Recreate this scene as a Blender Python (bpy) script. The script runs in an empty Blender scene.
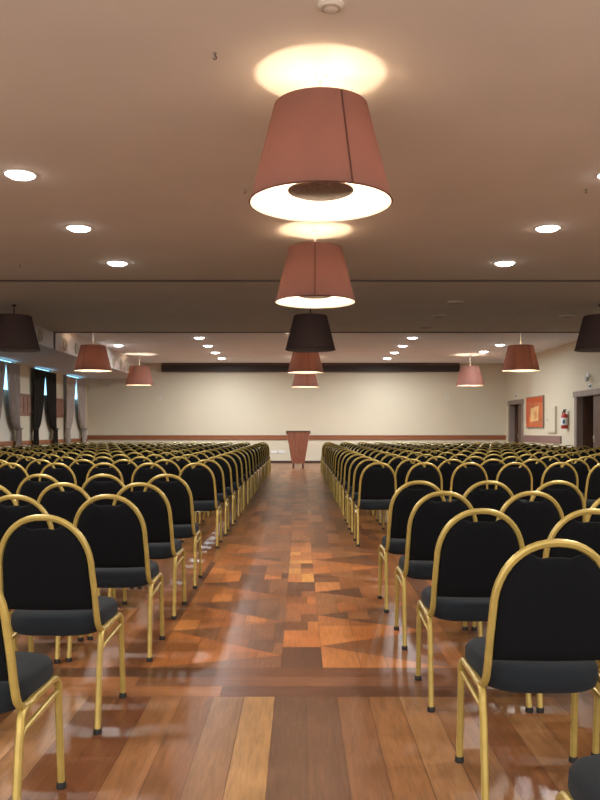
import bpy, bmesh, math, random
from mathutils import Vector, Matrix
random.seed(7)
S = bpy.context.scene
C = S.collection
PI = math.pi
EYE = 1.26
def L(c):
    return tuple(((v/255)/12.92 if v/255 <= .04045 else ((v/255+.055)/1.055)**2.4) for v in c)
# ------------------------------------------------------------ materials
def mat(name, col, rough=.6, metal=0., spec=.5, noise=0., nscale=8., bump=0., bscale=60., sheen=0., stretch=None, coat=0.):
    m = bpy.data.materials.new(name); m.use_nodes = True
    nt = m.node_tree; b = nt.nodes['Principled BSDF']
    b.inputs['Base Color'].default_value = (*col, 1)
    b.inputs['Roughness'].default_value = rough
    b.inputs['Metallic'].default_value = metal
    b.inputs['Specular IOR Level'].default_value = spec
    b.inputs['Coat Weight'].default_value = coat
    b.inputs['Coat Roughness'].default_value = .15
    if sheen: b.inputs['Sheen Weight'].default_value = sheen
    tc = nt.nodes.new('ShaderNodeTexCoord')
    src = tc.outputs['Object']
    if stretch:
        mp = nt.nodes.new('ShaderNodeMapping'); mp.inputs['Scale'].default_value = stretch
        nt.links.new(src, mp.inputs['Vector']); src = mp.outputs['Vector']
    if noise:
        n = nt.nodes.new('ShaderNodeTexNoise'); n.inputs['Scale'].default_value = nscale; n.inputs['Detail'].default_value = 5
        nt.links.new(src, n.inputs['Vector'])
        r = nt.nodes.new('ShaderNodeMapRange')
        r.inputs['From Min'].default_value = .3; r.inputs['From Max'].default_value = .7
        r.inputs['To Min'].default_value = 1-noise; r.inputs['To Max'].default_value = 1+noise
        nt.links.new(n.outputs['Fac'], r.inputs['Value'])
        mx = nt.nodes.new('ShaderNodeVectorMath'); mx.operation = 'SCALE'
        mx.inputs[0].default_value = col
        nt.links.new(r.outputs['Result'], mx.inputs['Scale'])
        nt.links.new(mx.outputs['Vector'], b.inputs['Base Color'])
    if bump:
        n = nt.nodes.new('ShaderNodeTexNoise'); n.inputs['Scale'].default_value = bscale; n.inputs['Detail'].default_value = 3
        nt.links.new(src, n.inputs['Vector'])
        bp = nt.nodes.new('ShaderNodeBump'); bp.inputs['Strength'].default_value = bump; bp.inputs['Distance'].default_value = .01
        nt.links.new(n.outputs['Fac'], bp.inputs['Height']); nt.links.new(bp.outputs['Normal'], b.inputs['Normal'])
    return m
def emit(name, col, st):
    m = bpy.data.materials.new(name); m.use_nodes = True
    b = m.node_tree.nodes['Principled BSDF']
    b.inputs['Base Color'].default_value = (*col, 1)
    b.inputs['Emission Color'].default_value = (*col, 1); b.inputs['Emission Strength'].default_value = st
    return m
def fabric_translucent(name, col, tcol, fac):
    m = bpy.data.materials.new(name); m.use_nodes = True
    nt = m.node_tree; nt.nodes.remove(nt.nodes['Principled BSDF']); out = nt.nodes['Material Output']
    d = nt.nodes.new('ShaderNodeBsdfDiffuse'); d.inputs['Color'].default_value = (*col, 1)
    t = nt.nodes.new('ShaderNodeBsdfTranslucent'); t.inputs['Color'].default_value = (*tcol, 1)
    mx = nt.nodes.new('ShaderNodeMixShader'); mx.inputs[0].default_value = fac
    tc = nt.nodes.new('ShaderNodeTexCoord'); n = nt.nodes.new('ShaderNodeTexNoise'); n.inputs['Scale'].default_value = 180
    nt.links.new(tc.outputs['Object'], n.inputs['Vector'])
    bp = nt.nodes.new('ShaderNodeBump'); bp.inputs['Strength'].default_value = .15; bp.inputs['Distance'].default_value = .002
    nt.links.new(n.outputs['Fac'], bp.inputs['Height']); nt.links.new(bp.outputs['Normal'], d.inputs['Normal'])
    nt.links.new(d.outputs[0], mx.inputs[1]); nt.links.new(t.outputs[0], mx.inputs[2]); nt.links.new(mx.outputs[0], out.inputs[0])
    return m
M = {}
M['gold'] = mat('gold_paint', (.42, .31, .085), .38, .35, noise=.12, nscale=14)
M['black_fabric'] = mat('black_fabric', (.0045, .0050, .0062), .92, spec=.12, bump=.25, bscale=400, sheen=.0)
M['seat_fabric'] = mat('seat_fabric', (.0105, .014, .0185), .9, spec=.2, bump=.25, bscale=400, sheen=.04)
M['rubber'] = mat('rubber', (.012, .012, .012), .6)
M['ceiling'] = mat('ceiling_plaster', (.75, .675, .58), .85, noise=.035, nscale=1.2, bump=.05, bscale=5)
M['wall'] = mat('wall_cream', (.63, .545, .405), .8, noise=.02, nscale=.8)
M['soffit'] = mat('soffit_paint', (.60, .54, .50), .8, noise=.02)
M['rail'] = mat('rail_wood', (.27, .085, .03), .4, noise=.2, nscale=6, stretch=(1, 1, 12))
M['skirt'] = mat('skirting_wood', (.06, .03, .018), .4, noise=.2)
M['dark_trim'] = mat('dark_trim', (.10, .06, .045), .6)
M['screen_box'] = mat('screen_housing', (.028, .014, .010), .6)
M['lectern'] = mat('lectern_wood', (.27, .085, .042), .4, noise=.22, nscale=5, stretch=(6, 6, 1))
M['lectern_dark'] = mat('lectern_edge', (.10, .035, .02), .4, noise=.2)
M['frame_taupe'] = mat('architrave_wood', (.24, .18, .145), .55, noise=.12, nscale=6, stretch=(1, 1, .3))
M['door_brown'] = mat('door_wood', (.10, .048, .030), .45, noise=.25, nscale=4, stretch=(4, 4, .5))
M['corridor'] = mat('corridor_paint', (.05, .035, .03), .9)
M['steel'] = mat('brushed_steel', (.5, .48, .45), .3, .9)
M['white'] = mat('white_plastic', (.75, .73, .69), .5)
M['diffuser'] = mat('diffuser_paint', (.46, .37, .26), .5)
M['grille'] = mat('grille_dark', (.38, .31, .23), .6)
M['red'] = mat('extinguisher_red', (.50, .03, .02), .3)
M['black'] = mat('black_plastic', (.015, .015, .015), .5)
M['blue'] = mat('label_blue', (.03, .16, .40), .5)
M['label'] = mat('label_white', (.75, .73, .70), .5)
M['green_sign'] = mat('sign_green', (.05, .16, .10), .5)
M['curtain_grey'] = mat('curtain_grey', (.36, .30, .265), .95, spec=.15, noise=.12, nscale=20, stretch=(1, 1, .2))
M['curtain_pale'] = mat('curtain_pale', (.44, .37, .33), .95, spec=.15, noise=.12, nscale=20, stretch=(1, 1, .2))
M['curtain_dark'] = mat('curtain_dark', (.032, .026, .021), .95, spec=.15, noise=.2, nscale=20, stretch=(1, 1, .2))
M['panel_red'] = mat('panel_red', (.22, .095, .065), .6, noise=.3, nscale=9)
M['blind'] = mat('blind_cream', (.66, .60, .50), .8)
M['disc_metal'] = mat('lamp_disc', (.17, .115, .09), .4, .3, noise=.4, nscale=30)
M['window_light'] = emit('daylight_pane', (.30, .68, 1.0), 1.2)
M['downlight'] = emit('downlight_lens', (1.0, .97, .94), 9)
M['downlight_far'] = emit('downlight_lens_far', (1.0, .97, .96), 9)
M['bulb'] = emit('bulb', (1.0, .74, .46), 2.5)
M['shade_out'] = fabric_translucent('shade_fabric', (.215, .108, .088), (.52, .20, .13), .17)
M['shade_in'] = fabric_translucent('shade_lining', (.82, .76, .68), (.86, .80, .74), .18)
M['shade_dark'] = mat('shade_unlit', (.070, .046, .042), .95, spec=.1, bump=.15, bscale=180)  # the lit shade cloth again, its unlit darkness put into the colour
M['shade_dark_in'] = mat('lining_unlit', (.22, .18, .16), .95, spec=.1)  # lining colour darkened the same way for lamps that are off
M['seam'] = fabric_translucent('hem_and_rod_shadow', (.13, .06, .05), (.14, .05, .04), .3)  # for the hem and the strip painted as the inner rod's shadow
def floor_mat():
    m = bpy.data.materials.new('parquet'); m.use_nodes = True
    nt = m.node_tree; b = nt.nodes['Principled BSDF']; N = nt.nodes.new; K = nt.links.new
    at = N('ShaderNodeAttribute'); at.attribute_name = 'tone'
    tc = N('ShaderNodeTexCoord')
    di = N('ShaderNodeAttribute'); di.attribute_name = 'along'
    m1 = N('ShaderNodeMapping'); m1.inputs['Scale'].default_value = (60, 5, 1)
    m2 = N('ShaderNodeMapping'); m2.inputs['Scale'].default_value = (5, 60, 1)
    K(tc.outputs['Object'], m1.inputs['Vector']); K(tc.outputs['Object'], m2.inputs['Vector'])
    mv = N('ShaderNodeMix'); mv.data_type = 'VECTOR'
    K(di.outputs['Fac'], mv.inputs['Factor']); K(m1.outputs[0], mv.inputs[4]); K(m2.outputs[0], mv.inputs[5])
    ng = N('ShaderNodeTexNoise'); ng.inputs['Scale'].default_value = 1.0; ng.inputs['Detail'].default_value = 8; ng.inputs['Roughness'].default_value = .65; ng.inputs['Distortion'].default_value = .6
    K(mv.outputs[1], ng.inputs['Vector'])
    r = N('ShaderNodeMapRange'); r.inputs['From Min'].default_value = .28; r.inputs['From Max'].default_value = .72
    r.inputs['To Min'].default_value = .72; r.inputs['To Max'].default_value = 1.32
    K(ng.outputs['Fac'], r.inputs['Value'])
    nb = N('ShaderNodeTexNoise'); nb.inputs['Scale'].default_value = 3.2; nb.inputs['Detail'].default_value = 3
    K(tc.outputs['Object'], nb.inputs['Vector'])
    r2 = N('ShaderNodeMapRange'); r2.inputs['From Min'].default_value = .3; r2.inputs['From Max'].default_value = .7
    r2.inputs['To Min'].default_value = .86; r2.inputs['To Max'].default_value = 1.16
    K(nb.outputs['Fac'], r2.inputs['Value'])
    mu = N('ShaderNodeMath'); mu.operation = 'MULTIPLY'; K(r.outputs[0], mu.inputs[0]); K(r2.outputs[0], mu.inputs[1])
    sc = N('ShaderNodeVectorMath'); sc.operation = 'SCALE'
    hs = N('ShaderNodeHueSaturation'); hs.inputs['Saturation'].default_value = 1.0; hs.inputs['Value'].default_value = .86; hs.inputs['Hue'].default_value = .508; K(at.outputs['Color'], hs.inputs['Color']); K(hs.outputs[0], sc.inputs[0]); K(mu.outputs[0], sc.inputs['Scale'])
    # scuffs: fine pale scratches of wear
    v = N('ShaderNodeTexNoise'); v.inputs['Scale'].default_value = 22; v.inputs['Detail'].default_value = 8; v.inputs['Roughness'].default_value = .85; v.inputs['Distortion'].default_value = .8
    K(tc.outputs['Object'], v.inputs['Vector'])
    r3 = N('ShaderNodeMapRange'); r3.inputs['From Min'].default_value = .56; r3.inputs['From Max'].default_value = .80
    r3.inputs['To Min'].default_value = 0; r3.inputs['To Max'].default_value = .35
    K(v.outputs['Fac'], r3.inputs['Value'])
    mc = N('ShaderNodeMix'); mc.data_type = 'RGBA'; mc.inputs[7].default_value = (.33, .22, .14, 1)
    K(r3.outputs[0], mc.inputs['Factor']); K(sc.outputs[0], mc.inputs[6]); K(mc.outputs[2], b.inputs['Base Color'])
    r4 = N('ShaderNodeMapRange'); r4.inputs['To Min'].default_value = .25; r4.inputs['To Max'].default_value = .38
    K(nb.outputs['Fac'], r4.inputs['Value']); K(r4.outputs[0], b.inputs['Roughness'])
    b.inputs['Specular IOR Level'].default_value = .45
    nw = N('ShaderNodeTexNoise'); nw.inputs['Scale'].default_value = 2.5; nw.inputs['Detail'].default_value = 2
    K(tc.outputs['Object'], nw.inputs['Vector'])
    ad = N('ShaderNodeMath'); ad.operation = 'MULTIPLY_ADD'; ad.inputs[1].default_value = .12
    K(ng.outputs['Fac'], ad.inputs[0]); K(nw.outputs['Fac'], ad.inputs[2])
    bp = N('ShaderNodeBump'); bp.inputs['Strength'].default_value = .08; bp.inputs['Distance'].default_value = .02
    K(ad.outputs[0], bp.inputs['Height']); K(bp.outputs['Normal'], b.inputs['Normal'])
    return m
M['floor'] = floor_mat()
# ------------------------------------------------------------ helpers
def link(name, bm, mats, parent=None, smooth=False, loc=None):
    me = bpy.data.meshes.new(name); bmesh.ops.recalc_face_normals(bm, faces=bm.faces[:])
    if smooth:
        for f in bm.faces: f.smooth = True
        for e in bm.edges:
            if len(e.link_faces) == 2 and e.calc_face_angle(0) > math.radians(42): e.smooth = False
    bm.to_mesh(me); bm.free()
    for m in (mats if isinstance(mats, (list, tuple)) else [mats]): me.materials.append(m)
    o = bpy.data.objects.new(name, me); C.objects.link(o)
    if parent: o.parent = parent
    if loc: o.location = loc
    return o
def tag(o, label, cat, group=None, kind=None):
    o['label'] = label; o['category'] = cat
    if group: o['group'] = group
    if kind: o['kind'] = kind
    return o
def empty(name, loc, rz=0):
    o = bpy.data.objects.new(name, None); C.objects.link(o); o.location = loc; o.rotation_euler = (0, 0, rz)
    o.empty_display_size = .1
    return o
def box(bm, x0, x1, y0, y1, z0, z1, mi=0, bevel=0):
    vs = [bm.verts.new((x, y, z)) for z in (z0, z1) for y in (y0, y1) for x in (x0, x1)]
    fs = []
    for q in ((0, 2, 3, 1), (4, 5, 7, 6), (0, 1, 5, 4), (2, 6, 7, 3), (0, 4, 6, 2), (1, 3, 7, 5)):
        f = bm.faces.new([vs[i] for i in q]); f.material_index = mi; fs.append(f)
    if bevel:
        es = list({e for f in fs for e in f.edges})
        bmesh.ops.bevel(bm, geom=es, offset=bevel, segments=2, affect='EDGES', profile=.7)
    return fs
def bx(*a, **k):
    bm = bmesh.new(); box(bm, *a, **k); return bm
def struct(name, bm, m, parent=None, smooth=False):
    o = link(name, bm, m, parent, smooth)
    if parent is None: o['kind'] = 'structure'
    return o
def tube(bm, pts, r, n=8, sq=1.0, closed_ends=True, mi=0):
    pts = [Vector(p) for p in pts]
    rings = []; up = None
    for i, p in enumerate(pts):
        t = (pts[min(i+1, len(pts)-1)] - pts[max(i-1, 0)]).normalized()
        if up is None:
            up = Vector((0, 1, 0)) if abs(t.y) < .8 else Vector((1, 0, 0))
        up = (up - t*up.dot(t)).normalized(); sd = t.cross(up)
        ring = []
        for k in range(n):
            a = 2*PI*(k+.5)/n
            c, s = math.cos(a), math.sin(a)
            e = 1/sq
            cx = math.copysign(abs(c)**e, c); sx = math.copysign(abs(s)**e, s)
            rr = r[i] if isinstance(r, (list, tuple)) else r
            ring.append(bm.verts.new(p + sd*cx*rr + up*sx*rr))
        rings.append(ring)
    for a, b in zip(rings, rings[1:]):
        for k in range(n):
            f = bm.faces.new((a[k], a[(k+1) % n], b[(k+1) % n], b[k])); f.material_index = mi
    if closed_ends:
        bm.faces.new(rings[0]).material_index = mi; bm.faces.new(rings[-1][::-1]).material_index = mi
def lathe(bm, prof, n=48, c=(0, 0, 0), mi=0, closed=False, axis='z'):
    rings = []
    for r, z in prof:
        ring = []
        for k in range(n):
            a = 2*PI*k/n
            if r < 1e-6:
                v = (0, 0, z); 
            else: v = (r*math.cos(a), r*math.sin(a), z)
            if axis == 'x': v = (v[2], v[0], v[1])
            if axis == 'y': v = (v[0], v[2], v[1])
            ring.append(Vector(v)+Vector(c))
            if r < 1e-6: break
        rings.append([bm.verts.new(v) for v in ring])
    prs = list(zip(rings, rings[1:])) + ([(rings[-1], rings[0])] if closed else [])
    for a, b in prs:
        for k in range(n):
            if len(a) == 1 and len(b) == 1: continue
            if len(a) == 1: f = bm.faces.new((a[0], b[k], b[(k+1) % n]))
            elif len(b) == 1: f = bm.faces.new((a[k], a[(k+1) % n], b[0]))
            else: f = bm.faces.new((a[k], a[(k+1) % n], b[(k+1) % n], b[k]))
            f.material_index = mi
def lerp(a, b, t): return a+(b-a)*t
def bez(p0, p1, p2, n=5):
    p0, p1, p2 = map(Vector, (p0, p1, p2))
    return [tuple(p0*(1-t)**2 + p1*2*t*(1-t) + p2*t*t) for t in [i/n for i in range(n+1)]]
ORD = ['zeroth', 'first', 'second', 'third', 'fourth', 'fifth', 'sixth', 'seventh', 'eighth', 'ninth', 'tenth', 'eleventh', 'twelfth', 'thirteenth', 'fourteenth', 'fifteenth', 'sixteenth', 'seventeenth']
# ------------------------------------------------------------ room dimensions
XL, XR, YB, YF = -8.1, 7.85, -1.0, 30.5
H1 = EYE+2.35      # ceiling of the near zones
H2 = EYE+2.54      # raised ceiling of the far zone
YS1, YS2 = 12.55, 19.2
XS, HS = -5.9, EYE+1.94   # soffit face and underside
# ------------------------------------------------------------ floor
def clip(poly, a, b):   # keep the part left of the line a->b
    out = []
    def side(p): return (b[0]-a[0])*(p[1]-a[1]) - (b[1]-a[1])*(p[0]-a[0])
    for i in range(len(poly)):
        p, q = poly[i], poly[(i+1) % len(poly)]
        sp, sq = side(p), side(q)
        if sp >= 0: out.append(p)
        if (sp > 0 and sq < 0) or (sp < 0 and sq > 0):
            t = sp/(sp-sq); out.append((lerp(p[0], q[0], t), lerp(p[1], q[1], t)))
    return out
fb = bmesh.new()
cl = fb.loops.layers.float_color.new('tone'); al = fb.faces.layers.float.new('along')
PAL = [L(c) for c in ((126, 78, 52), (112, 66, 44), (140, 92, 62), (100, 62, 44), (132, 82, 50), (150, 100, 66), (118, 70, 46), (94, 56, 40))]
RED = [L(c) for c in ((130, 78, 50), (110, 64, 42), (148, 92, 60), (98, 60, 44), (122, 74, 50), (138, 80, 48))]
def poly(pts, col, along=0., gap=.0013, z=0.):
    if len(pts) < 3: return
    cx = sum(p[0] for p in pts)/len(pts); cy = sum(p[1] for p in pts)/len(pts)
    vs = []
    for p in pts:
        dx, dy = cx-p[0], cy-p[1]
        vs.append(fb.verts.new((p[0]+math.copysign(min(gap, abs(dx)/2), dx), p[1]+math.copysign(min(gap, abs(dy)/2), dy), z)))
    try: f = fb.faces.new(vs)
    except ValueError: return
    f[al] = along
    for l in f.loops: l[cl] = (*col, 1)
def jit(col, a=.10):
    k = 1+random.uniform(-a, a); w = random.uniform(-.04, .04)
    return (col[0]*k*(1+w), col[1]*k, col[2]*k*(1-w))
W = .146
NEAR = {-3: (126, 82, 56), -2: (138, 95, 64), -1: (164, 118, 76), 0: (102, 70, 52), 1: (108, 72, 54), 2: (134, 86, 58), 3: (146, 98, 66), 4: (160, 110, 76), 5: (142, 96, 66), -4: (146, 98, 68), -5: (118, 70, 50), -6: (120, 74, 50), -7: (160, 110, 74), -8: (168, 116, 78), -9: (122, 76, 52)}
def strips(y0, y1, pal, x0=XL, x1=XR, lmin=1.2, lmax=3., near=False, ja=.10):
    k0 = math.floor((x0+.118)/W); k = k0
    while -.118+k*W < x1:
        xa, xb = max(x0, -.118+k*W), min(x1, -.118+(k+1)*W)
        if xb-xa > .002:
            y = y0
            while y < y1-.01:
                ye = min(y1, y+random.uniform(lmin, lmax)); 
                if y1-ye < .15: ye = y1
                if near and k in NEAR and ye > 1.2:
                    ye = y1; c = jit(L(NEAR[k]), .04)
                else: c = jit(random.choice(pal), ja)
                poly([(xa, y), (xb, y), (xb, ye), (xa, ye)], c); y = ye
        k += 1
def transverse(y0, y1, rows, pal, lmin=1., lmax=2.4):
    h = (y1-y0)/rows
    for i in range(rows):
        x = XL
        while x < XR-.01:
            xe = min(XR, x+random.uniform(lmin, lmax))
            poly([(x, y0+i*h), (xe, y0+i*h), (xe, y0+i*h+h), (x, y0+i*h+h)], jit(random.choice(pal), .09), 1.); x = xe
strips(YB, 3.78, PAL, near=True)
transverse(3.78, 4.24, 3, RED)
PA, PB, PE = 4.24, 8.9, YF
CX0, CX1, PLX, PRX = -.10, .12, -.80, .80
strips(PA, PE, RED, XL, PLX, 1., 2.4); strips(PA, PE, RED, PRX, XR, 1., 2.4)
ORG = [L(c) for c in ((180, 104, 58), (166, 96, 56), (186, 112, 64), (152, 88, 54))]
DRK = [L(c) for c in ((124, 79, 55), (110, 71, 53), (134, 82, 54), (126, 84, 62))]
YEL = [L(c) for c in ((206, 150, 86), (196, 136, 76))]
def tri(a, b, c, pal):
    if (b[0]-a[0])*(c[1]-a[1])-(b[1]-a[1])*(c[0]-a[0]) < 0: b, c = c, b
    xa = min(a[0], b[0], c[0]); xb = max(a[0], b[0], c[0]); ya = min(a[1], b[1], c[1]); yb = max(a[1], b[1], c[1])
    x = xa; base = random.choice(pal)
    while x < xb-.001:
        xe = min(xb, x+W*random.choice((1, 1.4)))
        y = ya
        while y < yb-.001:
            ye = min(yb, y+random.uniform(.22, .5))
            p = [(x, y), (xe, y), (xe, ye), (x, ye)]
            for q, r in ((a, b), (b, c), (c, a)):
                p = clip(p, q, r)
                if len(p) < 3: break
            poly(p, jit(random.choice((base, random.choice(pal))), .10)); y = ye
        x = xe
def zig(xo, xi, y0, y1, h, pa, pb, k=.30):
    y = y0; i = 0; yt = y0
    tri((xi, y0), (xi, y0+h*k), (xo, y0), pb[0])
    while y < y1-.01:
        hh = h
        tri((xo, y), (xo, y+hh), (xi, y+hh*k), pa[i % len(pa)])
        if y+hh < y1-.01: tri((xi, y+hh*k), (xi, y+hh*(1+k)), (xo, y+hh), pb[i % len(pb)])
        else: tri((xi, y+hh*k), (xi, y1), (xo, y1), pb[i % len(pb)])
        y += hh; i += 1
zig(PLX, CX0, PA, PB, (PB-PA)/6, [ORG, ORG, ORG+RED[2:3], RED+ORG[:2]], [DRK, DRK, DRK+RED[1:2], RED])
zig(PRX, CX1, PA, PB, (PB-PA)/6, [RED, RED+DRK, RED], [ORG, [ORG[1], ORG[3], RED[2]], RED+ORG], .55)
y = PA
while y < PE-.01:
    ye = min(PE, y+random.uniform(.16, .42)); s = random.choice((0, .11, .15)) or .22
    pal = (ORG+YEL if random.random() < .25 else ORG+RED) if y < PB else RED
    if s < .2:
        poly([(CX0, y), (CX0+s, y), (CX0+s, ye), (CX0, ye)], jit(random.choice(pal))); poly([(CX0+s, y), (CX1, y), (CX1, ye), (CX0+s, ye)], jit(random.choice(pal)))
    else: poly([(CX0, y), (CX1, y), (CX1, ye), (CX0, ye)], jit(random.choice(pal)))
    y = ye
# small pale slips at the points of the inlay
strips(PB, PE, RED+[L((146, 90, 60))], PLX, CX0, .3, .9, ja=.14); strips(PB, PE, RED+[L((146, 90, 60))], CX1, PRX, .3, .9, ja=.14)
poly([(XL, YB), (XR, YB), (XR, YF), (XL, YF)], L((88, 54, 38)), 0, 0, z=-.0012)
for f in fb.faces:
    if f.normal.z < 0: f.normal_flip()
fl = struct('floor', fb, M['floor'])
# ------------------------------------------------------------ ceiling, soffit
c = bmesh.new()
box(c, XS, XR+.15, YB, YS2, H1, H1+.35)
struct('ceiling', c, M['ceiling'])
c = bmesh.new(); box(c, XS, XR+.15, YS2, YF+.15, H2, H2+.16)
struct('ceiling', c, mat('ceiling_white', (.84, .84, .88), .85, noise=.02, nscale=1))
c = bmesh.new(); box(c, XL-.15, XS, YB, YF, HS, H1+.35)
struct('wall_bulkhead', c, M['soffit'])
c = bmesh.new(); box(c, XS+.001, XR, YS2-.05, YS2+.03, H1-.02, H1-.0005); box(c, XS+.0005, XS+.03, YS2-.05, YS2+.03, HS, H1-.0005)
struct('trim_partition_track', c, M['dark_trim'])
c = bmesh.new(); box(c, XS+.001, XR, YS1-.03, YS1+.03, H1-.012, H1-.0005); box(c, XS+.001, XR, YS1+.08, YS1+.10, H1-.006, H1-.0005)
struct('trim_ceiling_seam', c, M['dark_trim'])
# ------------------------------------------------------------ walls
c = bmesh.new(); box(c, XL-.15, XR+.15, YF, YF+.15, 0, H2)
struct('wall_front', c, M['wall'])
def wall_side(x0, x1, holes, ztop):
    c = bmesh.new(); y = YB
    for (a, b, z0, z1) in holes:
        box(c, x0, x1, y, a, 0, ztop)
        if z0 > 0: box(c, x0, x1, a, b, 0, z0)
        box(c, x0, x1, a, b, z1, ztop); y = b
    box(c, x0, x1, y, YF, 0, ztop); return c
D1, D2 = (28.25, 29.85, 0, 2.22), (20.55, 22.65, 0, 2.22)
struct('wall_right', wall_side(XR, XR+.15, [D2, D1], H2), M['wall'])
WN = [(17.7, 19.3), (21.1, 22.75), (24.45, 26.15), (27.8, 29.65)]
struct('wall_left', wall_side(XL-.15, XL, [(a, b, .95, HS) for a, b in WN], HS), M['wall'])
def rail(name, bm): struct(name, bm, M['rail'])
c = bmesh.new(); box(c, XL, XR, YF-.045, YF, .90, 1.06); box(c, XL, XR, YF-.06, YF, 1.035, 1.06)
rail('trim_rail_front', c)
c = bmesh.new(); box(c, XL, XL+.04, YB, YF-.07, .83, .945)
rail('trim_rail_left', c)
c = bmesh.new(); box(c, XR-.04, XR, 24.0, 28.07, .86, 1.08, bevel=.01)
struct('trim_rail_right', c, mat('rail_red_taupe', (.24, .13, .11), .5))
struct('baseboard_front', bx(XL, XR, YF-.02, YF, 0, .09), M['skirt'])
struct('baseboard_left', bx(XL, XL+.02, YB, YF-.03, 0, .09), M['skirt'])
c = bmesh.new()
for a, b in ((YB, 20.38), (22.82, 28.08), (30.02, YF-.03)): box(c, XR-.02, XR, a, b, 0, .09)
struct('baseboard_right', c, M['skirt'])
# windows on the left wall with a cream blind below and daylight above
for i, (a, b) in enumerate(WN):
    w = empty('window_%d' % (i+1), (XL, (a+b)/2, .95)); w['kind'] = 'structure'
    hb = (b-a)/2; top = HS-.95
    c = bmesh.new()
    box(c, -.13, -.07, -hb, -hb+.05, 0, top); box(c, -.13, -.07, hb-.05, hb, 0, top)
    box(c, -.13, -.07, -hb+.05, hb-.05, top-.012, top); box(c, -.13, -.07, -hb+.05, hb-.05, 0, .05); box(c, -.13, -.07, -.02, .02, .05, top-.04)
    link('window_frame', c, M['white'], w)
    link('glass_pane', bx(-.11, -.10, -hb+.05, hb-.05, 1.42, top-.012), M['window_light'], w)
    link('blind', bx(-.06, -.05, -hb+.01, hb-.01, 0.01, 1.43), M['blind'], w)
# doors
for i, (a, b, z0, z1) in enumerate((D1, D2)):
    d = empty('door_%d' % (i+1), (XR, (a+b)/2, 0)); d['kind'] = 'structure'
    h = (b-a)/2
    c = bmesh.new()
    box(c, -.035, .15, -h-.16, -h+.04, 0, z1); box(c, -.035, .15, h-.04, h+.16, 0, z1)
    box(c, -.06, .15, -h-.20, h+.20, z1-.03, z1+.13, bevel=.008)
    link('door_frame', c, M['frame_taupe'], d)
    lf = link('door_leaf', bx(.07, .115, -h+.05, -h+.05+h*.95, .01, z1-.04), M['door_brown'], d)
    lf2 = link('door_leaf', bx(.16, .16+h*.9, h-.10, h-.055, .01, z1-.04), M['door_brown'], d)
    c = bmesh.new(); tube(c, [(.07, 0, 1.05), (.02, 0, 1.05), (.02, -.14, 1.05)], .011)
    box(c, .055, .07, -.03, .03, .93, 1.13)
    hd = link('door_handle', c, M['steel'], lf, smooth=True); hd.location = (0, -h*.05-.02, 0)
    # dark corridor behind
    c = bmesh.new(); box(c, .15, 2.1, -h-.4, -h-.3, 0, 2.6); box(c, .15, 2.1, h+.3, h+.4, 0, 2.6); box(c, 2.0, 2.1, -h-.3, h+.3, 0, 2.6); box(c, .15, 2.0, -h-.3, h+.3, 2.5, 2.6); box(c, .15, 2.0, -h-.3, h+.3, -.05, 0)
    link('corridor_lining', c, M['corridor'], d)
# projection screen housing under the ceiling on the far wall
r = empty('screen_housing', (.4, YF-.001, H2-.315))
c = bx(-5.65, 5.65, -.22, 0, 0, .215, bevel=.01); link('housing', c, M['screen_box'], r)
link('slot_trim', bx(-5.6, 5.6, -.19, -.03, -.015, 0), M['dark_trim'], r)
link('mounting_rail', bx(-5.65, 5.65, -.20, 0, .215, .312), M['dark_trim'], r)
tag(r, 'long dark brown screen housing under the ceiling on the far wall', 'screen housing')
# ------------------------------------------------------------ round air diffusers on soffit face
ys = [18.15, 20.05, 21.1, 22.15, 23.2, 24.25, 25.3, 26.35, 27.4, 28.45]
for i, yy in enumerate(ys):
    r = empty('air_diffuser', (XS, yy, 3.405))
    c = bmesh.new(); lathe(c, [(.09, .0), (.15, .0), (.15, .02), (.115, .035), (.10, .02), (.09, .012)], 28, axis='x', closed=True); link('rim', c, M['diffuser'], r, True)
    c = bmesh.new(); lathe(c, [(0, 0), (.09, 0), (.09, .012), (.05, .028), (0, .03)], 24, axis='x'); link('nozzle', c, M['grille'], r, True)
    if i == 0: lab = 'round beige air diffuser on the left soffit, just before the dark ceiling trim'
    else: lab = 'round beige air diffuser on the left soffit, %s beyond the dark ceiling trim' % ORD[i]
    tag(r, lab, 'air diffuser', 'round air diffusers along the soffit')
# ------------------------------------------------------------ curtains
def curtain(y_out, y_in, m, seed):
    """one panel: spans y_out..y_in at the top, gathered to y_out at the tie"""
    rnd = random.Random(seed); ph = rnd.uniform(0, 6); bm = bmesh.new()
    nu, nv = 56, 40; ztop = HS-.10; ztie = 1.28; rows = []
    s = 1 if y_in > y_out else -1; w = abs(y_in-y_out)
    def width(z):
        if z >= ztie:
            t = (z-ztie)/(ztop-ztie); return lerp(.24, w, t**.42)
        t = (ztie-z)/ztie; return lerp(.24, .40, min(1, t*1.4))
    for side in (0, 1):
        g = []
        for j in range(nv+1):
            z = ztop*(1-j/nv)+.012*(j/nv); row = []; ww = width(z)
            for i in range(nu+1):
                u = i/nu
                amp = .028+.018*(1-ww/w)
                d = amp*math.sin(u*2*PI*6.5+ph)+.008*math.sin(u*29+z*3+ph)
                if z < ztie: off = .10+.03
                else: off = .10
                x = off+d+(.006 if side else -.006)
                row.append(bm.verts.new((x, s*(u*ww)+ (0 if z > ztie else s*.02), z)))
            g.append(row)
        rows.append(g)
        for j in range(nv):
            for i in range(nu): bm.faces.new((g[j][i], g[j][i+1], g[j+1][i+1], g[j+1][i]))
    a, b = rows
    for j in range(nv):
        for i in (0, nu): bm.faces.new((a[j][i], b[j][i], b[j+1][i], a[j+1][i]))
    for i in range(nu):
        for j in (0, nv): bm.faces.new((a[j][i], b[j][i], b[j][i+1], a[j][i+1]))
    return bm, ztie, s
CN = [('curtain_grey', 'grey'), ('curtain_grey', 'grey'), ('curtain_dark', 'black'), ('curtain_pale', 'pale grey')]
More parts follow.
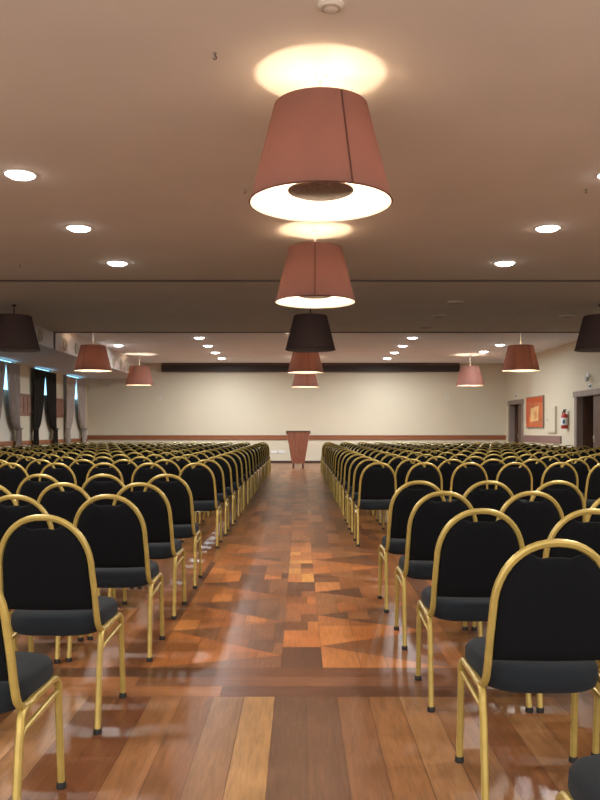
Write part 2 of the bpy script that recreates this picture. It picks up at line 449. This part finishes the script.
names = {1: 'at the left edge of the view', 2: 'between the two grey pairs', 3: 'beside the far wall corner'}
for i, (a, b) in enumerate(WN):
    if i == 0: continue
    mid = (a+b-.3)/2
    for (yo, yi, sd) in ((a-.45, mid-.005, 'near'), (b+.10, mid+.005, 'far')):
        r = empty('curtain', (XL, yo, 0)); bm, zt, s = curtain(yo, yi, None, i*7+(3 if sd == 'far' else 0))
        link('cloth', bm, M[CN[i][0]], r, True)
        c = bmesh.new(); pts = [(.145+.075*math.cos(t), s*(.13+.15*math.sin(t)), zt+.03*math.cos(t)) for t in [k*2*PI/20 for k in range(20)]]
        tube(c, pts+[pts[0]], .012, 6, closed_ends=False); link('tieback', c, M['frame_taupe'] if i != 2 else M['black'], r, True)
        tag(r, '%s tied-back curtain %s, its %s half' % (CN[i][1], names[i], 'nearer' if sd == 'near' else 'farther'), 'curtain', 'curtain halves on the left wall')
    rb = empty('curtain_rod', (XL, mid, 0)); c = bmesh.new(); tube(c, [(.10, a-.47-mid, HS-.09), (.10, b+.14-mid, HS-.09)], .012); link('rod', c, M['frame_taupe'], rb, True)
    c = bmesh.new()
    for q in (a-.44-mid, b+.12-mid): box(c, 0, .09, q-.01, q+.01, HS-.10, HS-.08)
    link('bracket', c, M['frame_taupe'], rb)
    tag(rb, 'thin rod carrying the %s curtains %s' % (CN[i][1], names[i]), 'curtain rod', 'curtain rods')
# red-brown wall panels between the windows
for (a, b, lab) in ((22.95, 23.98, 'red-brown patterned wall panel between the left grey and the black curtains'), (26.45, 27.3, 'red-brown patterned wall panel between the black and the pale curtains')):
    r = empty('wall_panel', (XL, (a+b)/2, 1.68)); h = (b-a)/2
    link('board', bx(0.001, .03, -h, h, 0, .64, bevel=.004), M['panel_red'], r)
    c = bmesh.new()
    for k in range(3):
        yy = -h+(k+.5)*2*h/3
        box(c, .03, .042, yy-.13, yy+.13, .10, .54)
        box(c, .042, .05, yy-.05, yy+.05, .22, .42)
    link('relief', c, mat('relief_%d' % int(a), (.27, .13, .09), .6, noise=.25), r)
    tag(r, lab, 'wall panel', 'red-brown wall panels')
# ------------------------------------------------------------ right wall objects
r = empty('painting', (XR, 26.65, 1.33)); h = .96
link('frame', bx(-.045, 0, -h, h, 0, 1.05), M['frame_taupe'], r)
c = bmesh.new(); box(c, -.05, -.045, -h+.03, h-.03, .03, 1.02); link('canvas', c, mat('canvas_orange', L((190, 106, 62)), .7, noise=.25, nscale=2.5), r)
def quad(pts, name, col, x=-.052):
    c = bmesh.new(); f = c.faces.new([c.verts.new((x, p[0], p[1])) for p in pts]); g = bmesh.ops.extrude_face_region(c, geom=[f])
    for v in g['geom']:
        if isinstance(v, bmesh.types.BMVert): v.co.x += .002
    return link(name, c, mat(name+'_paint', col, .7, noise=.15, nscale=3), r)
quad([(-.45, .24), (.42, .20), (.40, .66), (-.50, .72)], 'pale_square', L((222, 176, 118)))
quad([(-.30, .30), (.02, .28), (.00, .55), (-.32, .58)], 'inner_square', L((212, 150, 92)), -.055)
quad([(-.93, .82), (.93, .86), (.93, 1.02), (-.93, 1.02)], 'top_band', L((196, 84, 40)))
quad([(-.93, .03), (.93, .03), (.93, .13), (-.93, .10)], 'bottom_band', L((200, 96, 50)))
quad([(.60, .14), (.93, .14), (.93, .80), (.66, .80)], 'side_band', L((190, 80, 40)))
tag(r, 'orange abstract painting with a pale square on the right wall', 'painting')
r = empty('wall_cabinet', (XR, 24.85, 1.17)); link('case', bx(-.05, 0, -.42, .42, 0, .82, bevel=.006), M['wall'], r)
link('door', bx(-.062, -.05, -.39, .39, .03, .79, bevel=.004), M['wall'], r); link('knob', bx(-.085, -.062, .28, .32, .39, .43, bevel=.005), M['steel'], r)
link('side_edge', bx(-.06, -.05, -.42, -.39, 0, .82), M['steel'], r)
tag(r, 'cream flat wall cabinet between the painting and the fire extinguisher', 'wall cabinet')
r = empty('fire_extinguisher', (XR, 23.42, 1.30))
c = bmesh.new(); lathe(c, [(0, 0), (.085, 0), (.095, .02), (.095, .36), (.075, .42), (.03, .45), (.03, .48), (0, .48)], 28, c=(-.11, 0, 0)); link('cylinder', c, M['red'], r, True)
c = bmesh.new(); lathe(c, [(.0955, .10), (.097, .10), (.097, .32), (.0955, .32)], 28, c=(-.11, 0, 0), closed=True); lb = link('label', c, M['label'], r, True)
c = bmesh.new(); lathe(c, [(0, 0), (.055, 0), (.055, .006), (0, .006)], 20, c=(-.11-.03, -.095, .20), axis='y'); link('label_emblem', c, M['blue'], lb, True)
c = bmesh.new(); box(c, -.14, -.08, -.03, .03, .48, .54); box(c, -.13, -.10, -.16, .04, .54, .565); box(c, -.13, -.10, -.14, .03, .50, .515); link('handle', c, M['black'], r)
c = bmesh.new(); tube(c, bez((-.11, .03, .52), (-.13, .20, .50), (-.13, .15, .25), 8)+bez((-.13, .15, .25), (-.13, .12, .10), (-.13, .10, .05), 5)[1:], .012); link('hose', c, M['black'], r, True)
link('bracket', bx(-.02, 0, -.03, .03, .25, .5), M['steel'], r)
tag(r, 'red fire extinguisher with white and blue label beside the brown door', 'fire extinguisher')
r = empty('emergency_light', (XR, 21.65, 2.63)); c = bmesh.new(); lathe(c, [(0, 0), (.05, 0), (.075, -.09), (.06, -.10), (0, -.09)], 20, c=(-.07, -.09, 0), axis='x')
link('spot_head', c, M['steel'], r, True); link('mount', bx(-.08, 0, -.07, .07, .05, .16, bevel=.008), M['white'], r)
c = bmesh.new(); tube(c, [(-.04, 0, .05), (-.07, -.03, .02), (-.09, -.07, 0)], .012); link('arm', c, M['steel'], r, True)
tag(r, 'small white emergency spotlight above the nearer brown door', 'emergency light')
for (yy, z, lab) in ((21.62, 2.385, 'small dark sign plate directly above the nearer brown door frame'), (29.05, 2.43, 'small dark sign plate above the far dark doorway')):
    r = empty('sign_plate', (XR, yy, z)); link('plate', bx(-.012, 0, -.12, .12, 0, .12, bevel=.003), M['white'], r)
    c = bmesh.new(); box(c, -.016, -.012, -.09, -.01, .02, .10); box(c, -.016, -.012, .02, .09, .03, .09); link('symbol', c, M['black'], r)
    tag(r, lab, 'sign')
# small plates on the far wall
for (px, py, lab) in ((160, 399, 'small white wall plate on the left part of the far wall'), (447, 398, 'small white wall plate on the right part of the far wall'), (278, 452, 'pale plate low on the far wall left of the lectern')):
    x = (px-300)*YF/800; z = EYE+(430-py)*YF/800; w = .06 if py < 440 else .28
    r = empty('wall_plate', (x, YF, z)); link('plate', bx(-w, w, -.015, 0, -.05, .05, bevel=.003), M['white'], r); link('socket', bx(-.03, .03, -.02, -.015, -.03, .03, bevel=.002), M['diffuser'], r)
    tag(r, lab, 'wall plate')
r = empty('wall_speaker', (-7.40, YF, 3.12)); c = bmesh.new(); lathe(c, [(.14, 0), (.17, 0), (.17, -.05), (.14, -.06)], 28, axis='y', closed=True); link('rim', c, M['soffit'], r, True)
c = bmesh.new(); lathe(c, [(0, 0), (.14, 0), (.14, -.045), (0, -.05)], 28, axis='y'); link('grille', c, M['wall'], r, True)
tag(r, 'pale round speaker high on the far wall above the pale curtains', 'wall speaker')
# ------------------------------------------------------------ lectern
r = empty('lectern', (-.06, 26.3, 0)); c = bmesh.new()
def prism(bm, y0, y1, pts, mi=0):
    a = [bm.verts.new((x, y0, z)) for x, z in pts]; b = [bm.verts.new((x, y1, z)) for x, z in pts]
    n = len(pts); bm.faces.new(a).material_index = mi; bm.faces.new(b[::-1]).material_index = mi
    for i in range(n): bm.faces.new((a[i], b[i], b[(i+1) % n], a[(i+1) % n])).material_index = mi
prism(c, -.02, .02, [(-.21, .16), (.21, .16), (.375, 1.20), (-.375, 1.20)]); link('front_panel', c, M['lectern'], r)
for s in (-1, 1):
    c = bmesh.new(); a = [(s*.21, .02, .16), (s*.21, .38, .16), (s*.375, .38, 1.12), (s*.375, .02, 1.20)]; va = [c.verts.new(p) for p in a]; vb = [c.verts.new((p[0]-s*.02, p[1], p[2])) for p in a]
    c.faces.new(va); c.faces.new(vb[::-1])
    for i in range(4): c.faces.new((va[i], vb[i], vb[(i+1) % 4], va[(i+1) % 4]))
    link('side_panel', c, M['lectern'], r)
    for y in (.0, .36):
        c = bmesh.new(); box(c, s*.155-.03, s*.155+.03, y-.02, y+.03, 0, .16); link('leg', c, M['lectern_dark'], r)
c = bmesh.new(); vs = [[c.verts.new((x, y, z)) for x, y, z in ((-.40, -.04, 1.20+dz), (.40, -.04, 1.20+dz), (.40, .42, 1.12+dz), (-.40, .42, 1.12+dz))] for dz in (0, .035)]
c.faces.new(vs[0]); c.faces.new(vs[1][::-1])
for i in range(4): c.faces.new((vs[0][i], vs[1][i], vs[1][(i+1) % 4], vs[0][(i+1) % 4]))
link('top', c, M['lectern_dark'], r); link('shelf', bx(-.25, .25, .02, .36, .60, .62), M['lectern'], r)
tag(r, 'tapering red-brown wooden lectern at the far end of the aisle', 'lectern')
# ------------------------------------------------------------ lampshades
RB, RT, ZR, ZT = .47, .31, 1.50, 2.14
def shade_mesh(n=72):
    bm = bmesh.new(); t = .004
    lathe(bm, [(RB, 0), (RT, ZT-ZR)], n, mi=0)
    lathe(bm, [(RB-t, 0), (RT-t, ZT-ZR)], n, mi=1)
    lathe(bm, [(RB-t, 0), (RB, 0)], n, mi=0); lathe(bm, [(RT-t, ZT-ZR), (RT, ZT-ZR)], n, mi=0)
    bmesh.ops.remove_doubles(bm, verts=bm.verts[:], dist=.0005)
    return bm
def lamp(px, yy, xoff, lit, ceil, label, shadow_ang, power=None):
    z = EYE+ZR
    r = empty('pendant_lamp', (xoff, yy, z))
    link('lamp_shade', shade_mesh(), [M['shade_out'], M['shade_in']] if lit else [M['shade_dark'], M['shade_dark_in']], r, True)
    # hem at the rim; dark strip down the cloth paints the inner rod/seam's shadow
    c = bmesh.new(); tube(c, [((RB+.001)*math.cos(t), (RB+.001)*math.sin(t), .004) for t in [k*2*PI/72 for k in range(73)]], .0045, 6, closed_ends=False); link('hem', c, M['seam'] if lit else M['shade_dark'], r, True)
    c = bmesh.new(); a = shadow_ang; H = ZT-ZR
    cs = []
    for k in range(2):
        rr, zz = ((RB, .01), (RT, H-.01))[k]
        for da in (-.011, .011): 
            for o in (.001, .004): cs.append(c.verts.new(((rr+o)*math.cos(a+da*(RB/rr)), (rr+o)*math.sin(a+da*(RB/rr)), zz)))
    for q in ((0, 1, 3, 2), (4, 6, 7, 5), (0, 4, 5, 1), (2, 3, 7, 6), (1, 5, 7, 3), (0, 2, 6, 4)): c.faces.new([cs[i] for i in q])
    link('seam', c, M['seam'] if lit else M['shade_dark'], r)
    # round plate inside that carries the bulb
    c = bmesh.new(); lathe(c, [(0, .066), (.19, .070), (.218, .082), (.218, .089), (0, .089)], 48); link('bulb_plate', c, M['disc_metal'], r, True)
    hh = ceil-z
    c = bmesh.new(); tube(c, [(0, 0, .13), (0, 0, hh-.02)], .011, 10); lathe(c, [(0, hh-.035), (.035, hh-.03), (.045, hh), (0, hh)], 20); link('stem', c, M['white'] if lit else M['shade_dark'], r, True)
    c = bmesh.new()
    for k in range(3):
        t = k*2*PI/3+.4; tube(c, [(.0, .0, H-.03), ((RT-.004)*math.cos(t), (RT-.004)*math.sin(t), H-.03)], .004, 6)
        tube(c, [(.2*math.cos(t), .2*math.sin(t), .085), (.02*math.cos(t), .02*math.sin(t), H-.03)], .003, 6)
    link('spider', c, M['white'], r, True)
    c = bmesh.new(); bmesh.ops.create_uvsphere(c, u_segments=20, v_segments=12, radius=.03, matrix=Matrix.Translation((0.0, 0, .135)))
    link('bulb', c, M['bulb'] if lit else M['white'], r, True)
    if lit:
        ld = bpy.data.lights.new('bulb_light', 'POINT'); ld.energy = power; ld.color = (1, .80, .58); ld.shadow_soft_size = .05
        lo = bpy.data.objects.new('bulb_light', ld); C.objects.link(lo); lo.parent = r; lo.location = (0, 0, .14)
    tag(r, label, 'pendant lamp', 'conical pendant lamps')
PW = 24
lamp(0, 5.3, .137, True, H1, 'lit dusty-pink pendant lampshade, the biggest and nearest, over the aisle', -1.17, PW)
lamp(0, 9.4, .18, True, H1, 'lit dusty-pink pendant lampshade, the second along the aisle', -1.60, PW)
lamp(0, 15.0, .195, False, H1, 'unlit dark brown pendant lampshade over the centre of the aisle', 1.2, PW)
lamp(0, 20.9, .15, True, H2, 'lit red-brown pendant lampshade just behind the unlit one over the aisle', -1.4, PW)
lamp(0, 27.9, .18, True, H2, 'lit red-brown pendant lampshade above the aisle, nearest to the lectern', -1.4, PW)
lamp(0, 15.0, -5.36, False, H1, 'unlit dark brown pendant lampshade cut by the left edge of the view', 1.0, PW)
lamp(0, 15.0, 5.64, False, H1, 'unlit dark brown pendant lampshade cut by the right edge of the view', 1.0, PW)
lamp(0, 20.3, -5.25, True, H2, 'lit red-brown pendant lampshade on the left, nearer of two there', -1.9, PW)
lamp(0, 26.8, -5.38, True, H2, 'lit red-brown pendant lampshade on the left, farther of two there', -1.9, PW)
lamp(0, 20.3, 5.60, True, H2, 'lit red-brown pendant lampshade on the right, nearer of two there', -1.2, PW)
lamp(0, 27.0, 5.74, True, H2, 'lit red-brown pendant lampshade on the right, farther of two there', -1.2, PW)
# ------------------------------------------------------------ downlights
def downlight(x, y, ceil, on, label, group, far=False, visible=True):
    r = empty('downlight', (x, y, ceil))
    c = bmesh.new(); lathe(c, [(.130, 0), (.155, 0), (.153, -.008), (.135, -.010), (.130, -.004)], 32, closed=True); link('trim_ring', c, M['white'], r, True)
    c = bmesh.new(); lathe(c, [(0, 0), (.130, 0), (.128, -.012), (.10, -.028), (.05, -.037), (0, -.040)], 32); link('lens', c, (M['downlight_far'] if far else M['downlight']) if on else M['diffuser'], r)  # lens widened and domed to imitate the bloom around the light
    if on:
        ld = bpy.data.lights.new('beam', 'AREA'); ld.shape = 'DISK'; ld.size = .20; ld.energy = (13 if abs(x) > 4 else 46) if far else 23; ld.spread = math.radians(178)
        ld.color = (.88, .96, 1.0) if far else (1.0, .95, .88); lo = bpy.data.objects.new('beam', ld); C.objects.link(lo); lo.parent = r; lo.location = (0, 0, -.046)
    tag(r, label, 'downlight', group)
for (x, sd, n) in ((-2.57, 'left', 5), (2.88, 'right', 5)):
    for k in range(n):
        y = 11.25-1.95*k
        nm = ('just before the ceiling seam', 'second back from the ceiling seam', 'third back from the ceiling seam', 'fourth back from the ceiling seam', 'fifth back from the ceiling seam')[k]
        downlight(x, y, H1, True, 'glowing round ceiling downlight %s of the big lamps, %s' % (sd, nm), 'lit ceiling downlights')
for (x, sd) in ((-2.77, 'left'), (3.09, 'right')):
    for k in range(4):
        downlight(x, 22.0+2.1*k, H2, True, 'glowing downlight in the raised far ceiling, %s row beside the aisle, %s from nearest' % (sd, ORD[k+1]), 'lit ceiling downlights', True)
downlight(-5.45, 24.0, H2, True, 'glowing downlight behind the nearer red-brown lampshade on the left', 'lit ceiling downlights', True)
downlight(5.95, 23.8, H2, True, 'glowing downlight left of the nearer right lampshade, closer one', 'lit ceiling downlights', True)
downlight(5.95, 25.9, H2, True, 'glowing downlight left of the nearer right lampshade, farther one', 'lit ceiling downlights', True)
for k, y in enumerate((14.7, 16.5, 18.25)): downlight(2.86, y, H1, False, 'unlit downlight in the dim middle ceiling right of aisle, %s from nearest' % ORD[k+1], 'unlit ceiling downlights')
downlight(5.5, 16.5, H1, False, 'unlit downlight in the dim middle ceiling next to the dark right lampshade', 'unlit ceiling downlights')
# smoke detector and hooks
r = empty('smoke_detector', (.17, 4.42, H1)); c = bmesh.new(); lathe(c, [(0, 0), (.075, 0), (.075, -.012), (.06, -.02), (.035, -.030), (0, -.032)], 32); link('body', c, M['ceiling'], r, True)
c = bmesh.new(); lathe(c, [(.04, -.027), (.055, -.021), (.055, -.024), (.04, -.030)], 28, closed=True); link('vent_ring', c, M['diffuser'], r, True)
tag(r, 'round white smoke detector on the ceiling above the nearest lamp', 'smoke detector')
for (px, py, lab) in ((215, 53, 'small metal hook in the ceiling, left of the nearest lamp glow'), (245, 189, 'small metal hook in the ceiling at the left rim of the nearest lampshade'), (586, 189, 'small metal hook in the ceiling near the right edge of the view'), (20, 264, 'small metal hook in the ceiling near the left edge of the view'), (518, 311, 'small metal hook in the dim middle ceiling, right of the aisle'), (118, 321, 'small metal hook in the dim middle ceiling, left of the aisle')):
    d = 2.35*800/(430-py); x = (px-300)*d/800
    r = empty('ceiling_hook', (x, d, H1)); c = bmesh.new(); lathe(c, [(0, 0), (.012, 0), (.012, -.006), (0, -.006)], 12); link('plate', c, M['steel'], r)
    c = bmesh.new(); tube(c, [(0, 0, -.006), (0, 0, -.02)]+[(.010*math.sin(t), 0, -.030+.010*math.cos(t)) for t in [k*PI/6 for k in range(10)]], .003, 6); link('hook', c, M['black'], r, True)
    tag(r, lab, 'ceiling hook')
# ------------------------------------------------------------ chairs
def yb(z): # lean of the back
    t = (z-.40)/.52; return lerp(.060, -.045, max(0, t)**1.15)
def arch_pts(off=0., n=22, z0=.50):
    """half-width profile of the bow: list of (x,z) from right bottom over the top"""
    a, zc, b = .192, .672, .229
    out = [(.200-off, z0), (.197-off, (z0+zc)/2)]
    for i in range(n+1):
        t = PI*i/n; c_, s_ = math.cos(t), math.sin(t); e = .92
        out.append(((a-off)*math.copysign(abs(c_)**e, c_), zc+(b-off)*abs(s_)**e))
    return out+[(-.197+off, (z0+zc)/2), (-.200+off, z0)]
def chair_meshes():
    R = .0127; P = {}
    bm = bmesh.new()
    pts = [(.214, .17, .405)]+bez((.214, .15, .405), (.210, .062, .395), (.203, yb(.45), .455), 5)
    pts += [(x, yb(z), z) for x, z in arch_pts()]
    pts += [(-p[0], p[1], p[2]) for p in ([(.214, .17, .405)]+bez((.214, .15, .405), (.210, .062, .395), (.203, yb(.45), .455), 5))[::-1]]
    tube(bm, pts, R, 8, 1.25); P['back_frame'] = (bm, M['gold'])
    # backrest pad
    bm = bmesh.new(); out = []
    prof = arch_pts(.013, 44, .505)
    prof = [(x, z-.034*(lambda q: q*q*(3-2*q))(max(0, min(1, (.095-abs(x))/.055))) if z > .8 else z) for x, z in prof]
    m = 6; prof += [(-.187+.374*k/m, .505-.004*math.sin(PI*k/m)) for k in range(1, m)]
    cx, cz = 0, .66
    def ring(sc, dy): return [bm.verts.new((cx+(x-cx)*sc, yb(cz+(z-cz)*sc)+dy, cz+(z-cz)*sc)) for x, z in prof]
    layers = [ring(.0+.35, .017), ring(.75, .017), ring(.94, .014), ring(.985, .008), ring(1, 0), ring(.985, -.010), ring(.94, -.018), ring(.75, -.022), ring(.35, -.022)]
    for a, b in zip(layers, layers[1:]):
        for k in range(len(prof)): bm.faces.new((a[k], a[(k+1) % len(prof)], b[(k+1) % len(prof)], b[k]))
    bm.faces.new(layers[0]); bm.faces.new(layers[-1][::-1]); P['backrest'] = (bm, M['black_fabric'])
    # seat cushion
    bm = bmesh.new(); n = 56; layers = []
    def srow(ins, z):
        v = []
        for k in range(n):
            t = 2*PI*k/n; c_, s_ = math.cos(t), math.sin(t)
            e = 2/3.6
            x = (.212-ins)*math.copysign(abs(c_)**e, c_); y = .265+(.218-ins)*math.copysign(abs(s_)**e, s_)
            if y > .265: x *= 1+.03*(y-.265)/.2
            else: x *= 1-.05*(.265-y)/.2
            v.append(bm.verts.new((x, y, z+(.006*math.sin((y-.05)/.43*PI) if z > .46 else 0))))
        return v
    for ins, z in ((.12, .386), (.022, .386), (.008, .396), (0, .425), (.002, .456), (.012, .470), (.03, .478), (.07, .484), (.14, .487)): layers.append(srow(ins, z))
    for a, b in zip(layers, layers[1:]):
        for k in range(n): bm.faces.new((a[k], a[(k+1) % n], b[(k+1) % n], b[k]))
    bm.faces.new(layers[0]); bm.faces.new(layers[-1][::-1]); P['seat'] = (bm, M['seat_fabric'])
    for s in (-1, 1):
        bm = bmesh.new()   # rear leg with its half of the side rail
        tube(bm, [(s*.219, -.002, .014), (s*.215, .048, .31)]+bez((s*.216, .058, .36), (s*.212, .068, .405), (s*.212, .125, .405), 5)+[(s*.212, .25, .405)], R, 8, 1.25)
        P['leg', 'rear', s] = (bm, M['gold'])
        bm = bmesh.new()
        tube(bm, [(s*.216, .452, .014), (s*.214, .425, .34)]+bez((s*.216, .422, .365), (s*.212, .415, .405), (s*.212, .365, .405), 5)+[(s*.212, .25, .405)], R, 8, 1.25)
        P['leg', 'front', s] = (bm, M['gold'])
        bm = bmesh.new(); tube(bm, [(s*.214, .05, .318), (s*.2135, .09, .338), (s*.2135, .37, .352), (s*.2135, .422, .35)], .009, 8, 1.25)
        P['side_brace', s] = (bm, M['gold'])
    return P
P = chair_meshes()
ME = {}
proto_holder = []
for key, (bm, m) in P.items():
    nm = key if isinstance(key, str) else key[0]
    o = link(nm, bm, m, None, True); ME[key] = o.data; proto_holder.append(o)
capm = {}
for kind, (x, y) in (('rear', (.219, -.002)), ('front', (.216, .452))):
    for s in (-1, 1):
        bm = bmesh.new(); lathe(bm, [(0, 0), (.017, 0), (.018, .006), (.016, .022), (0, .022)], 12, c=(s*x, y, 0)); o = link('foot_cap', bm, M['rubber'], None, True); capm[kind, s] = o.data; proto_holder.append(o)
for o in proto_holder: bpy.data.objects.remove(o)
def assemble(full):
    r = empty('banquet_chair', (0, 0, 0))
    for key, me in ME.items():
        nm = key if isinstance(key, str) else key[0]
        if not full and nm in ('side_brace', 'seat_support'): continue
        o = bpy.data.objects.new(nm, me); C.objects.link(o); o.parent = r
        if nm == 'leg' and full:
            k = bpy.data.objects.new('foot_cap', capm[key[1], key[2]]); C.objects.link(k); k.parent = o
    return r
def copy_tree(src):
    r = src.copy(); C.objects.link(r)
    for ch in src.children:
        c_ = ch.copy(); C.objects.link(c_); c_.parent = r
        for g in ch.children:
            d = g.copy(); C.objects.link(d); d.parent = c_
    return r
rj = random.Random(11)
spots = []
def add_row(side, y, n, x0, pitch, zone, row):
    for k in range(n):
        x = x0 + (pitch*k if side == 'right' else -pitch*k)
        spots.append(dict(side=side, x=x+rj.uniform(-.006, .006), y=y+rj.uniform(-.02, .02), rz=math.radians(rj.uniform(-1.2, 1.2)), zone=zone, row=row, col=k+1))
# rows before the gap (camera side), counted from the gap backwards
for i, (y, x0, p) in enumerate(((6.36, -1.055, .500), (5.33, -1.06, .50), (4.34, -1.045, .490), (3.33, -1.065, .50), (2.36, -1.06, .50))): add_row('left', y, 6, x0, p, 'before', i+1)
for i, (y, x0, p) in enumerate(((5.54, .82, .482), (4.58, .815, .51), (3.59, .805, .484), (2.60, .818, .53), (1.46, .83, .53))): add_row('right', y, 6, x0, p, 'before', i+1)
for i in range(16):
    add_row('left', 8.54+i*1.0, 12, -1.105, .495, 'beyond', i+1)
    add_row('right', 8.68+i*1.0, 12, .85, .493, 'beyond', i+1)
def in_view(s):
    for dx in (-.22, .22):
        for dy in (0, .45):
            d = s['y']+dy
            for z in (0, .45, .9):
                u = 300+800*(s['x']+dx)/d; v = 430-800*(z-EYE)/d
                if z == .9: v = 430-800*(z-EYE)/(s['y'])
                if 2 < u < 598 and v < 798: return True
    return False
vis = sorted([s for s in spots if in_view(s)], key=lambda s: s['y'])
print('chairs in view', len(vis))
near, rest = vis[:300], vis[300:]
full0 = assemble(True); far0 = assemble(False); u1 = u2 = False
for s in near:
    if s['y'] < 11:
        o = copy_tree(full0) if u1 else full0; u1 = True
    else:
        o = copy_tree(far0) if u2 else far0; u2 = True
    o.location = (s['x'], s['y'], 0); o.rotation_euler = (0, 0, s['rz'])
    if s['zone'] == 'before':
        n_ = ('last row before the gap', 'second row before the gap', 'third row before the gap', 'fourth row before the gap', 'fifth row before the gap')[s['row']-1]
    else: n_ = '%s row beyond the gap' % ORD[s['row']]
    cc = 'beside the aisle' if s['col'] == 1 else '%s from the aisle' % ORD[s['col']]
    tag(o, 'black gold-framed chair %s of aisle, %s, %s' % (s['side'], n_, cc), 'chair', 'black banquet chairs with gold frames in rows')
if rest:
    bm = bmesh.new(); mats = []
    for s in rest:
        T = Matrix.Translation((s['x'], s['y'], 0)) @ Matrix.Rotation(s['rz'], 4, 'Z')
        for key, me in ME.items():
            nm = key if isinstance(key, str) else key[0]
            if nm in ('side_brace', 'seat_support'): continue
            n0 = len(bm.verts); f0 = len(bm.faces); bm.from_mesh(me)
            bm.verts.ensure_lookup_table(); bm.faces.ensure_lookup_table()
            for v in bm.verts[n0:]: v.co = T @ v.co
            mm = me.materials[0]
            if mm not in mats: mats.append(mm)
            for f in bm.faces[f0:]: f.material_index = mats.index(mm)
    o = link('banquet_chairs', bm, mats)
    tag(o, 'farthest rows of black gold-framed chairs nearest to the far wall', 'chair', 'black banquet chairs with gold frames in rows', 'stuff')
# ------------------------------------------------------------ light from behind the camera, world
w = bpy.data.worlds.new('World'); S.world = w; w.use_nodes = True
bg = w.node_tree.nodes['Background']; bg.inputs[0].default_value = (1.0, .93, .86, 1); bg.inputs[1].default_value = 1.27
# ------------------------------------------------------------ camera
cam = bpy.data.cameras.new('camera'); co = bpy.data.objects.new('camera', cam); C.objects.link(co)
co.location = (0, 0, EYE); co.rotation_euler = (PI/2, 0, 0)
cam.sensor_fit = 'AUTO'; cam.sensor_width = 36; cam.lens = 36; cam.shift_y = .0375; cam.clip_start = .05
S.camera = co
S.view_settings.view_transform = 'Standard'; S.view_settings.look = 'None'; S.view_settings.gamma = 1; S.view_settings.use_curve_mapping = False
S.view_settings.exposure = 1.3
